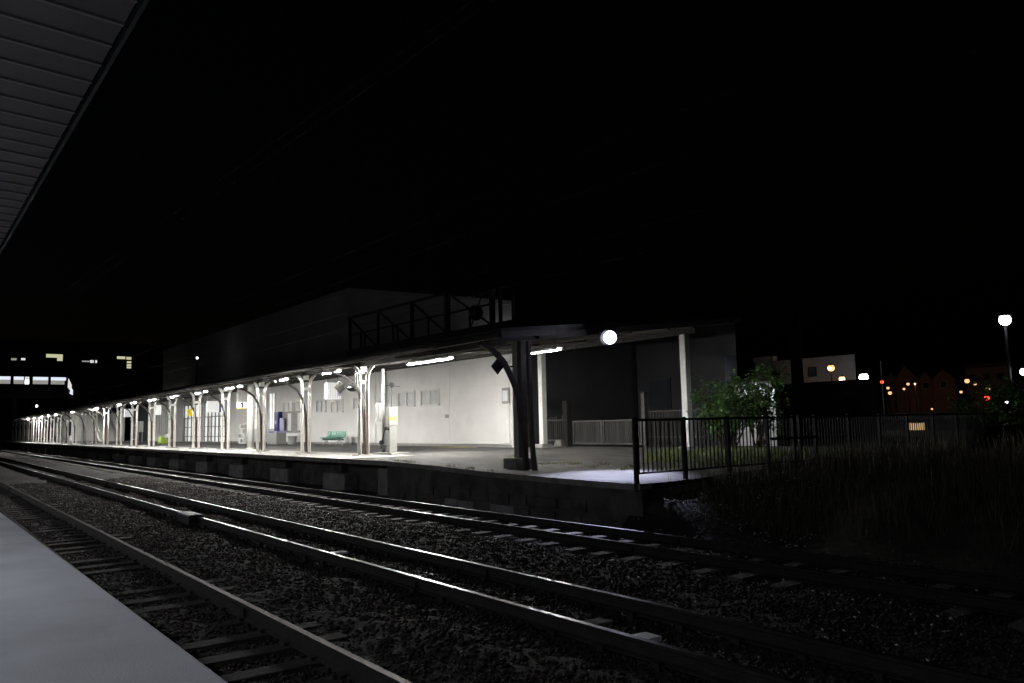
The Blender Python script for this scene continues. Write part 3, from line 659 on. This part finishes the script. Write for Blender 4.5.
# diamond plates, lamp on arm
def diamond(name,cx,cy,cz,r,ax,label,armto):
    c=thing(name,(cx,cy,cz),label,'sign','diamond signal plates')
    V=[]
    for th_ in (-.012,.012):
        for k in range(4):
            a=k*PI/2; V.append((cx+th_,cy+r*math.cos(a),cz+r*1.05*math.sin(a)))
    MB().add(V,[(0,1,2,3)[::-1],(4,5,6,7),(0,1,5,4),(1,2,6,5),(2,3,7,6),(3,0,4,7)]).build('plate','plank',c)
    MB().bar((cx-.03,cy+.1,cz),armto,.04,.04).build('arm','darkst',c)
diamond('diamond_plate',-25.4,11.9,3.28,.23,'y','dark brown diamond plate on a short arm by the nearest paired column',(-25.0,12.5,3.2))
diamond('diamond_plate',-15.35,11.35,3.27,.19,'y','dark brown diamond plate on the heavy end column',(-15.0,11.6,3.25))
c=thing('arm_lamp',(-25.2,12.3,3.2),'dark round lamp on an angled arm left of the nearest paired column','lamp')
MB().ball((-25.15,12.25,3.22),.2,14,8,(1,1,.55)).build('shade','black',c,smooth=True); MB().ball((-25.22,12.2,3.27),.09,10,6,(1.6,.6,.3)).build('lens','paper',c)
MB().ribbon([(-24.98,12.3,3.35),(-24.98,12.3,3.75),(-24.45,12.4,3.72)],.04,.04,'y').build('arm','black',c)

# ------------------------------------------------------------------ floodlight at the canopy end
c=thing('floodlight',(-14.15,14,4.0),'glaring bluish white floodlight fixed to the end of the far canopy','floodlight')
MB().ball((-14.0,13.9,3.98),.165,24,14,(1,1,1)).build('lens','flood',c,smooth=True)
MB().tube([(-14.42,14.1,4.06),(-14.18,14.0,4.0)],[.08,.2],16).build('housing','darkst',c)
MB().bar((-14.5,14.1,4.06),(-14.55,14.1,4.3),.05).build('bracket','darkst',c)
lamp('lamp','SPOT',(-13.72,13.72,3.85),3900,(.66,.70,1),c,target=(-12.3,12.1,.7),spot=54,blend=1.0,radius=.05)
lamp('lamp','POINT',(-13.75,13.7,3.72),9,(.7,.74,1),c,radius=.05)
lamp('lamp','SPOT',(-14.0,14.14,3.9),330,(.75,.8,1),c,target=(-15.6,21,1.8),spot=42,blend=.8,radius=.05)  # extra spot added to brighten the shrub, not a second lens

# ------------------------------------------------------------------ lattice girder standing on the canopy
c=thing('lattice_girder',(-21,12.3,4.2),'dark steel lattice girder standing above the canopy roof','girder')
MB().bar((-25.6,12.3,5.76),(-18.9,12.3,5.72),.07,.07).build('chord','darkst',c); MB().bar((-25.6,12.3,5.14),(-16.7,12.3,5.1),.05,.05).build('chord','darkst',c); MB().bar((-25.6,12.3,4.5),(-15.85,12.3,4.45),.16,.2).build('chord','darkst',c)
for x,w_,zt in ((-25.45,.09,5.75),(-23.33,.07,5.75),(-21.1,.10,5.74),(-19.06,.14,5.72),(-16.82,.12,5.5),(-16.45,.08,5.5),(-15.9,.06,5.2)): MB().bar((x,12.3,4.1),(x,12.3,zt),w_,w_).build('post','darkst',c)
for a,b in ((-25.45,-23.33),(-23.33,-21.1),(-21.1,-19.06),(-19.06,-16.82)): MB().bar((a,12.3,5.74),(b,12.3,4.5),.05,.05).build('diagonal','darkst',c)
for x in (-24.6,-24.3,-22.3,-22.0,-20.1,-17.9): MB().bar((x,12.3,4.5),(x,12.3,5.12),.045,.045).build('stanchion','darkst',c)
MB().ball((-17.6,12.3,4.95),.22,10,6).build('insulator','darkst',c); MB().bar((-17.9,12.3,4.5),(-17.3,12.3,5.4),.03).build('wire_stay','darkst',c)

# ------------------------------------------------------------------ buildings behind
M['hall']=mat('hall_render',(.52,.51,.49),.9,var=.08,scale=.4,dirt=(.55,.54,.52),dirt_scale=.25)
c=thing('warehouse',(-75,32,.8),'large pale flat-topped hall rising behind the canopy','building')
MB().hexa([(-102,24.3,0.8),(-50.5,24.3,.8),(-50.5,39,.8),(-102,39,.8),(-102,24.3,11.4),(-50.5,24.3,11.4),(-50.5,39,11.65),(-102,39,11.65)]).build('wall','hall',c)
MB().hexa([(-102.1,24.2,11.402),(-50.4,24.2,11.402),(-50.4,39.1,11.655),(-102.1,39.1,11.655),(-102.1,24.2,11.75),(-50.4,24.2,11.75),(-50.4,39.1,12.0),(-102.1,39.1,12.0)]).build('roof_edge','hall',c)
wz_=[(32.9,33.7,9.05,9.8)]
for a,b,z0,z1 in wz_: 
    fo=B('window','frame',c,-50.49,-50.40,a,b,z0,z1); B('pane','frost',fo,-50.395,-50.38,a+.05,b-.05,z0+.05,z1-.05)
c=thing('added_wall_lamp',(-49.6,38.3,8.6),'small assumed lamp added to brighten the right end of the big hall','lamp'); B('arm','darkst',c,-50.49,-49.6,38.28,38.32,8.7,8.74); MB().ball((-49.6,38.3,8.6),.09,8,6).build('bulb','whiteL',c); lamp('lamp','POINT',(-49.4,38.3,8.6),22,(.9,.93,1),c,radius=.08)  # assumed lamp behind the canopy roof, added to brighten this end of the hall
c=thing('grey_building',(-29,28,.8),'dim grey rendered building behind the wooden gate','building')
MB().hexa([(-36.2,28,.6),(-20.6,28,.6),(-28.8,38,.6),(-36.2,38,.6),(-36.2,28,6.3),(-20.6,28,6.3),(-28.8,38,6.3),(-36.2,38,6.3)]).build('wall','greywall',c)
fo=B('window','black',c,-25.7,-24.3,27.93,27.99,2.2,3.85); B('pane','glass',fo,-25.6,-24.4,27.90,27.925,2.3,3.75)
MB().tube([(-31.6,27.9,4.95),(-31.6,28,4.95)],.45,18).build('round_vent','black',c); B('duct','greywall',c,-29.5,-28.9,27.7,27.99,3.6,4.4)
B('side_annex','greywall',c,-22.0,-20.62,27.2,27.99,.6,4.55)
c=thing('shed',(-20.9,30,.8),'small pale shed half hidden behind the leafy shrub','shed'); MB().hexa([(-20.5,27.6,.6),(-18.55,27.6,.6),(-19.9,30,.6),(-21.5,30,.6),(-20.5,27.6,3.3),(-18.55,27.6,3.3),(-19.9,30,3.3),(-21.5,30,3.3)]).build('wall','palewall',c); MB().hexa([(-20.6,27.5,3.302),(-18.5,27.5,3.302),(-19.9,30.1,3.302),(-21.6,30.1,3.302),(-20.6,27.5,3.38),(-18.5,27.5,3.38),(-19.9,30.1,3.38),(-21.6,30.1,3.38)]).build('roof','rooft',c)
c=thing('added_wall_lamp',(-19.2,27.3,3.2),'added lamp brightening the pale shed wall behind the shrub leaves','lamp'); B('arm','darkst',c,-19.22,-19.18,27.0,27.59,3.16,3.2); MB().tube([(-19.2,27.0,3.1),(-19.2,27.0,3.2)],[.1,.05],10).build('shade','darkst',c); MB().ball((-19.2,27.0,3.07),.05,8,6).build('bulb','whiteL',c); lamp('lamp','POINT',(-19.2,26.95,2.98),60,(.86,.92,1),c,radius=.04)  # lamp added to brighten the shed wall between the leaves
c=thing('dark_wall',(-27,45,0),'long low blackish wall under the orange lamps','wall'); B('panel','masonry',c,-30.6,-23.35,45,45.4,.3,4.0); B('coping','greywall',c,-30.65,-23.3,44.95,45.45,4.002,4.1)
c=thing('shop_building',(-38,62,0),'pale flat-roofed building lit by orange lamps','building')
MB().hexa([(-42.2,60,.3),(-32.8,60,.3),(-39.8,70,.3),(-46,70,.3),(-42.2,60,6.9),(-32.8,60,6.9),(-39.8,70,6.9),(-46,70,6.9)]).build('wall','palewall',c); MB().box(-42.3,-40.2,59.9,60.5,6.902,7.35).build('parapet','palewall',c)
for a,b in ((-40.5,-39.7),(-36.9,-36.2)): 
    fo=B('window','black',c,a,b,59.93,59.99,5.3,6.1); B('pane','glass',fo,a+.05,b-.05,59.9,59.925,5.35,6.05)
c=thing('utility_pole',(-25.35,40,.5),'thick dark concrete pole rising left of the orange lamps','utility pole'); MB().tube([(-25.35,40,.4),(-25.35,40,7.5)],[.36,.31],14).build('shaft','greywall',c,smooth=True); MB().tube([(-25.35,40,7.5),(-25.35,40,7.6)],.33,14).build('cap','darkst',c)
# footbridge far left
c=thing('footbridge',(-150,5,0),'enclosed footbridge with a row of lit windows crossing the tracks far left','footbridge')
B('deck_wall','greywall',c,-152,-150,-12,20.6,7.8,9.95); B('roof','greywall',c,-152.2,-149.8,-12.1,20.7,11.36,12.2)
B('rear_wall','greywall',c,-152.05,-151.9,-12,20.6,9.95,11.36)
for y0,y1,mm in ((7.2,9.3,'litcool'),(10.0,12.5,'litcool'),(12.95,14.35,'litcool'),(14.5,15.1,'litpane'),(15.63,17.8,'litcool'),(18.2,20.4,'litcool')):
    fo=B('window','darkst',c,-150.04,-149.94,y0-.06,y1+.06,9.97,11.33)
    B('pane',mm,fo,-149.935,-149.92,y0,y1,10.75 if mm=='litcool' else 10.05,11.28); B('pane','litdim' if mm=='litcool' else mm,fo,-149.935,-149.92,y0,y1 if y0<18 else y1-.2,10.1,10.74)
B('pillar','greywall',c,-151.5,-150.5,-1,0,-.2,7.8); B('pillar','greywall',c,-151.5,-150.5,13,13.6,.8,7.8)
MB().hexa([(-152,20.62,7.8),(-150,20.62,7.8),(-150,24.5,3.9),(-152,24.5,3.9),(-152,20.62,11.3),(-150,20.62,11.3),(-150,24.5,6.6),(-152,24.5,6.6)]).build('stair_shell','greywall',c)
fo=MB().add([(-149.95,20.7,9.6),(-149.95,21.2,9.0),(-149.95,21.3,10.0),(-149.95,20.75,11.2)],[(0,1,2,3)]).build('window','litpane',c)
MB().add([(-149.94,21.0,8.6),(-149.94,21.5,8.3),(-149.94,21.5,9.1),(-149.94,21.25,9.6)],[(0,1,2,3)]).build('window','litcool',c)
# apartment block far behind with a few lit rooms
c=thing('apartment_block',(-260,40,0),'dark distant block with a few lit yellowish rooms, above the footbridge','building')
B('wall','greywall',c,-275,-260,8,66,0,29)
for y0,y1,z0,z1,mm in ((30.1,34.3,23.9,24.9,'litwarm'),(32.9,34.3,23.0,23.85,'litwarm'),(21.6,22.9,22.8,23.4,'litdim'),(24,25,22.9,23.5,'litpane'),(39.3,41.4,22.9,23.3,'litdim'),(41.5,42.4,22.7,23.5,'litpane'),(42.8,43.3,22.7,23.5,'litpane'),
        (48.7,51.0,24.1,24.9,'litwarm'),(51.3,52.7,24.0,24.8,'litwarm'),(51.5,52.7,22.9,23.5,'litwarm'),(51.5,52.7,21.9,22.6,'litwarm'),(51.5,52.7,21.3,21.75,'litwarm')):
    fo=B('window','darkst',c,-259.99,-259.9,y0-.1,y1+.1,z0-.1,z1+.1); B('pane',mm,fo,-259.89,-259.85,y0,y1,z0,z1)
c=thing('rooftop_light',(-75.7,21,5.6),'tiny white lamp above the canopy left of the big hall','lamp'); MB().tube([(-75.7,21,4.9),(-75.7,21,8.6)],.05,6).build('pole','darkst',c); MB().ball((-75.7,21,8.65),.09,8,6).build('bulb','whiteL',c)
c=thing('rooftop_light',(-147,16,5),'tiny white lamp just above the far end of the canopy','lamp'); MB().tube([(-147,16,1),(-147,16,6.3)],.05,6).build('pole','darkst',c); MB().ball((-147,16,6.4),.16,8,6).build('bulb','whiteL',c)

# ------------------------------------------------------------------ wooden gate at the rear
c=thing('wooden_gate',(-24,22,.85),'low weathered plank gate with pale frames behind the platform end','gate')
def gate_leaf(x0,x1,z0=.98,z1=1.95):
    x=x0+.05
    m=MB()
    while x<x1-.1: m.box(x,x+.085,22.02,22.05,z0+random.uniform(0,.03),z1-.06-random.uniform(0,.03)); x+=.10
    m.build('boards','plank',c)
    MB().box(x0,x1,21.96,22.01,z1-.07,z1+.0).box(x0,x1,21.96,22.01,z0,z0+.06).box(x0,x0+.07,21.955,22.015,z0+.061,z1-.071).box(x1-.07,x1,21.955,22.015,z0+.061,z1-.071).build('frame','gframe',c)
gate_leaf(-24.5,-22.75); gate_leaf(-22.7,-20.6); 
c=thing('gate_post',(-24.9,22,.85),'dark timber gate post with a pale stone foot','post'); B('shaft','plank',c,-25.03,-24.77,21.9,22.15,.85,2.78); MB().hexa([(-25.5,21.7,.85),(-24.9,21.7,.85),(-24.9,22.1,.85),(-25.5,22.1,.85),(-25.35,21.75,1.15),(-25.04,21.75,1.15),(-25.04,22.05,1.15),(-25.35,22.05,1.15)]).build('foot','lip',c)
c=thing('gate_post',(-20.45,22,.85),'slim grey gate post right of the plank gate','post'); B('shaft','gframe',c,-20.55,-20.38,21.93,22.1,.85,2.9); B('cap','plank',c,-20.58,-20.35,21.9,22.13,2.902,2.95)
c=thing('picket_fence',(-27,22,.85),'old dark picket fence left of the gate post','fence')
m=MB(); x=-28.6
while x<-25.1: m.box(x,x+.07,22,22.03,.95,2.1+random.uniform(-.08,.08)); x+=.13
m.build('pickets','plank',c); MB().box(-28.7,-25.05,21.95,21.99,1.1,1.17).box(-28.7,-25.05,21.95,21.99,1.95,2.02).build('rails','gframe',c)
MB().ribbon([(-26.6,21.9,1.0),(-26.9,21.9,1.5),(-27.2,21.9,1.8),(-27.3,21.9,2.6)],.06,.05,'y').build('bent_branch','twig',c)
c=thing('wire_fence',(-19,22,.85),'thin rail fence between the gate and the tall white post','fence')
MB().box(-20.3,-17.6,22,22.04,2.2,2.25).build('rail','gframe',c); MB().box(-20.3,-17.6,22,22.04,1.25,1.29).build('rail','gframe',c)
m=MB(); x=-20.2
while x<-17.7: m.box(x,x+.05,22.05,22.07,.9,2.2); x+=.14
m.build('slats','plank',c)
for x,z0,z1,l_ in ((-29.0,.9,3.1,'dark hanging bag on the wall behind the white post'),): 
    o=MB().ball((-25.35,20.1,3.05),.2,10,8,(1,.6,1.6)).build('wall_bell','black'); tag(o,'dark rounded fitting hanging left of the rear white post','fitting')

# ------------------------------------------------------------------ black railing at the platform end
def railing(y0,y1,label,posts,bar_from=None):
    c=thing('metal_railing',(-10.4,y0,.75),label,'railing'); x=-10.4
    B('top_rail','fencem',c,x-.025,x+.025,y0,y1,1.86,1.905); B('bottom_rail','fencem',c,x-.02,x+.02,y0,y1,.86,.895)
    for p in posts: 
        B('post','fencem',c,x-.035,x+.035,p-.035,p+.035,.55,1.93)
    y=y0+.12
    while y<y1-.05:
        if min(abs(y-p) for p in posts)>.06: MB().box(x-.009,x+.009,y-.009,y+.009,.896,1.859).build('bar','fencem',c)
        y+=.125
railing(10.86,16.15,'black railing nearest the track, starting at the platform corner',(10.9,12.3,13.7,15.1,16.1))
railing(16.3,26.5,'black railing continuing behind into the dark, beyond the shrub',(16.35,17.0,18.5,20,21.5,23,24.5,26.4))
MB_=MB()
c=thing('crossbar_gate',(-10.4,16.8,.8),'dark boarded gate section in the railing beside the shrub','gate'); B('board','fencem',c,-10.37,-10.33,15.15,17.0,1.38,1.44)

# ------------------------------------------------------------------ shrub
def shrub(name,cx,cy,z0,rx,ry,h,n,label,mt='leaf',ls=.07,nst=9,cat='shrub'):
    c=thing(name,(cx,cy,z0),label,cat)
    tips=[]; m=MB()
    for k in range(nst):
        a=2*PI*k/nst+random.uniform(-.3,.3); rr=random.uniform(.3,1)
        p=[Vector((cx+random.uniform(-.15,.15),cy+random.uniform(-.15,.15),z0-.05))]
        tx=Vector((cx+rx*rr*math.cos(a),cy+ry*rr*math.sin(a),z0+h*random.uniform(.6,1.0)))
        for q in (.35,.7,1): p.append(p[0].lerp(tx,q)+Vector((random.uniform(-.1,.1),random.uniform(-.1,.1),.12*h*math.sin(q*PI))))
        m.tube(p,[.03,.022,.014,.006],5)
        for _ in range(9):
            t0=random.uniform(.35,1); b0=p[0].lerp(tx,t0)+Vector((0,0,.1*h*math.sin(t0*PI))); e=b0+Vector((random.gauss(0,.33*rx),random.gauss(0,.33*ry),random.uniform(-.35,.45)))
            m.tube([b0,b0.lerp(e,.5)+Vector((0,0,.06)),e],[.009,.006,.003],4); tips.append((b0,e))
    m.build('stems','twig',c)
    V=[];Fc=[]
    for k in range(n):
        b0,e=random.choice(tips); q=random.uniform(.2,1.1); p=b0.lerp(e,q)+Vector((random.gauss(0,.07),random.gauss(0,.07),random.gauss(0,.07)))
        d=Vector((random.gauss(0,1),random.gauss(0,1),random.gauss(-.3,.6))).normalized(); s_=d.cross(Vector((random.gauss(0,.4),random.gauss(0,.4),1))).normalized(); L=ls*random.uniform(.6,1.4); w_=L*.36
        nn=d.cross(s_)*L*.1
        o=len(V); V+=[p,p+d*L*.5+s_*w_+nn,p+d*L,p+d*L*.5-s_*w_+nn]; Fc+=[(o,o+1,o+2),(o,o+2,o+3)]
    MB().add(V,Fc).build('foliage',mt,c)
    return c
shrub('leafy_shrub',-15.9,21,.8,1.15,1.0,2.3,4300,'leafy green shrub lit in front of the pale shed',ls=.11,nst=16)
shrub('dark_shrub',-16.45,23.4,.8,1.0,.8,2.75,3500,'looser dark shrub in front of the bright shed wall, right of the green one',ls=.12,nst=14)
shrub('bank_bush',-13.5,37,.7,2.6,2.2,2.6,3500,'dark bushy plant before the distant lights at right',ls=.16)
shrub('bank_bush',-4.5,31,.7,3.5,2.6,2.6,3500,'dark bush at the right edge of the picture',ls=.16)

# ------------------------------------------------------------------ distant lamps and houses
def post_lamp(x,y,z,r,mt,label,pr=.05,cat='street lamp',group=None,light=None,name='street_lamp',zg=None):
    r=r*.75
    zg=float(ground_z(np.array([x]),np.array([y]))[0]) if zg is None else zg
    c=thing(name,(x,y,zg),label,cat,group)
    MB().tube([(x,y,zg-.1),(x,y,z-r*.7)],pr,8).build('pole','darkst',c)
    MB().tube([(x,y,z+r*.75),(x,y,z+r*1.25)],[r*1.1,r*.4],10).build('cap','darkst',c)
    MB().ball((x,y,z),r,14,8).build('bulb',mt,c,smooth=True)
    if light: lamp('lamp','POINT',(x,y-r-.05,z-.05),light[0],light[1],c,radius=.1)
def at100(p,y=100): return (p[0]*y/100,y,1.85+(p[1]-1.85)*y/100)
x,y,z=at100((-58.16,8.64),57); post_lamp(x,y,z,.36,'orangeL','upper orange lamp on the pale flat-roofed building',light=(30,(1,.5,.18)))
x,y,z=at100((-56.67,7.04),57); post_lamp(x,y,z,.32,'orangeL','lower orange lamp right of the upper one',light=(22,(1,.5,.18)))
x,y,z=at100((-53.60,7.05),57); post_lamp(x,y,z,.44,'whiteL','round white lamp at the right end of the dark wall',light=(45,(.9,.95,1)))
x,y,z=at100((-36.22,12.68),90); post_lamp(x,y,z,.75,'whiteL','tall bright white street lamp at the right',.16,light=(350,(.85,.92,1)))
x,y,z=at100((-34.75,6.57),90); post_lamp(x,y,z,.5,'whiteL','white lamp cut by the right edge of the picture',.1)
for k,(px,pz,rr,mm,lab) in enumerate([(-51.19,6.33,.28,'redL','red signal light right of the round white lamp'),(-50.46,5.51,.24,'warmL','small warm light under the red signal'),(-50.25,4.86,.3,'warmL','lower warm light under the red signal'),
   (-48.42,5.29,.2,'warmL','small warm light below the gabled houses'),(-47.87,5.89,.24,'warmL','warm light before the tallest gable'),(-41.64,4.60,.22,'warmL','small white light left of the red one on the road'),
   (-40.87,5.88,.36,'warmL','brighter warm light above the road'),(-40.0,5.48,.22,'warmL','dim warm light right of the brighter one'),(-38.65,4.81,.3,'warmL','warm light above the right red light'),
   (-38.84,3.77,.36,'redL','red light at the right of the distant road'),(-36.76,3.23,.2,'whiteL','small white light low at the far right'),(-45.17,2.66,.16,'warmL','lone dim light low in the middle of the distance')]):
    post_lamp(px,100,pz,rr,mm,lab,.05,name='distant_lamp',cat='lamp',group='small distant lights')
# mast beside red signal
o=MB().tube([(-50.7,99,0),(-50.7,99,9.0)],.07,6).build('antenna_mast','palewall'); tag(o,'thin pale mast standing beside the red signal light','mast')
# low house with lit windows
c=thing('low_house',(-28,62,0),'small dark house with two warm lit windows beyond the railing','house'); B('wall','endwall',c,-31,-25,60.5,63,0,1.6); MB().add([(-31.3,60.2,1.6),(-24.7,60.2,1.6),(-24.7,63.3,1.6),(-31.3,63.3,1.6),(-31.3,61.8,2.1),(-24.7,61.8,2.1)],[(0,1,5,4),(2,3,4,5),(0,4,3),(1,2,5)]).build('roof','rooft',c)
for a,b in ((-29.05,-28.55),(-28.45,-27.95)): fo=B('window','frame',c,a-.05,b+.05,60.42,60.49,.75,1.35); B('pane',glow('window_warm',(1,.6,.25),.55),fo,a,b,60.40,60.415,.8,1.3)
o=B('blue_light_strip','blueL',None,-30.7,-29.5,60,60.05,-.0,.25)
tag(o,'dim blue light strip low behind the railing','light strip')
def house(x,y,w,h,hr,label):
    c=thing('gabled_house',(x,y,0),label,'house','gabled houses in the distance'); d=w*1.1
    B('wall','housew',c,x-w/2,x+w/2,y,y+d,1,h)
    MB().add([(x-w/2-.2,y-.2,h),(x+w/2+.2,y-.2,h),(x,y-.2,h+hr),(x-w/2-.2,y+d,h),(x+w/2+.2,y+d,h),(x,y+d,h+hr)],[(0,2,5,3),(1,4,5,2),(3,5,4)]).build('roof','roofred',c)
    MB().add([(x-w/2,y-.15,h),(x+w/2,y-.15,h),(x,y-.15,h+hr-.15)],[(0,1,2)]).build('gable','housew',c)
    fo=B('window','frame',c,x-.5,x+.5,y-.1,y-.01,h-1.4,h-.3); B('pane','glass',fo,x-.42,x+.42,y-.13,y-.105,h-1.3,h-.4)
house(-62.5,130,3.6,8.0,2.3,'tallest gabled house below the right skyline'); house(-59.8,131,2.2,7.6,1.7,'narrow gabled house right of the tallest gable'); house(-56.6,130,3.4,7.6,1.7,'rightmost gabled house of the group'); house(-65.3,131,2.2,8.0,1.4,'leftmost low gabled house of the group')
c=thing('flat_building',(-52,133,0),'dim flat-roofed block right of the gabled houses','building'); B('wall','housew',c,-54.6,-48,133,140,1,9.2); B('roof','roofred',c,-54.8,-47.8,132.8,140,9.202,9.7)
for k in range(3): fo=B('window','black',c,-54+k*2,-53+k*2,132.93,132.99,7.2,8.2); B('pane','glass',fo,-53.9+k*2,-53.1+k*2,132.9,132.925,7.3,8.1)
lamp('lamp','POINT',(-57,121,6.5),60,(1,.42,.2),None,radius=.2).name='sodium_lamp_light'
ll=bpy.data.objects['sodium_lamp_light']; c=thing('street_lamp',(-57,121.3,0),'low orange street lamp standing before the gabled houses','street lamp'); MB().tube([(-57,121.3,-.2),(-57,121.3,6.6)],.06,6).build('pole','darkst',c); MB().ball((-57,121.3,6.7),.15,8,6).build('bulb','warmL',c); ll.parent=c; ll.location=(0,-.5,6.5); ll.name='lamp'

# ------------------------------------------------------------------ overhead wires
for y,z,label in [(8.2,6.09,'topmost thin overhead wire above the floodlight'),(8.2,5.46,'second overhead wire above the floodlight, catching its light'),(8.2,4.64,'third overhead wire above the floodlight'),
        (8.2,4.26,'lowest overhead wire just above the floodlight')]:
    pts_=[(x,y,z+(.03*math.cos((x+9)/25*2*PI)-.03)) for x in np.linspace(-200,15,60)]
    o=MB().tube(pts_,.0025,8).build('overhead_wire','wire',smooth=True); tag(o,label,'wire')
for p,q,label in [((-96.9,5.4,10.59),(0,5.4,6.91),'faint wire crossing the black sky at upper left'),((-85,5.4,9.17),(0,5.4,6.81),'second faint wire crossing the black sky, just below the other')]:
    o=MB().tube([p,q],.0025,6).build('overhead_wire','wiredull'); tag(o,label,'wire')

# ------------------------------------------------------------------ render settings
S.view_settings.view_transform='Standard'; S.view_settings.look='None'; S.view_settings.exposure=0; S.view_settings.gamma=1
S.render.engine='CYCLES'; S.cycles.use_denoising=True; S.cycles.max_bounces=6
# weak bluish sun lamp added as night fill
sl=bpy.data.lights.new('night_fill','SUN'); sl.energy=.006; sl.angle=math.radians(.5); sl.color=(.8,.87,1); so=bpy.data.objects.new('night_fill',sl); COL.objects.link(so); so.rotation_euler=(math.radians(50),0,math.radians(60))
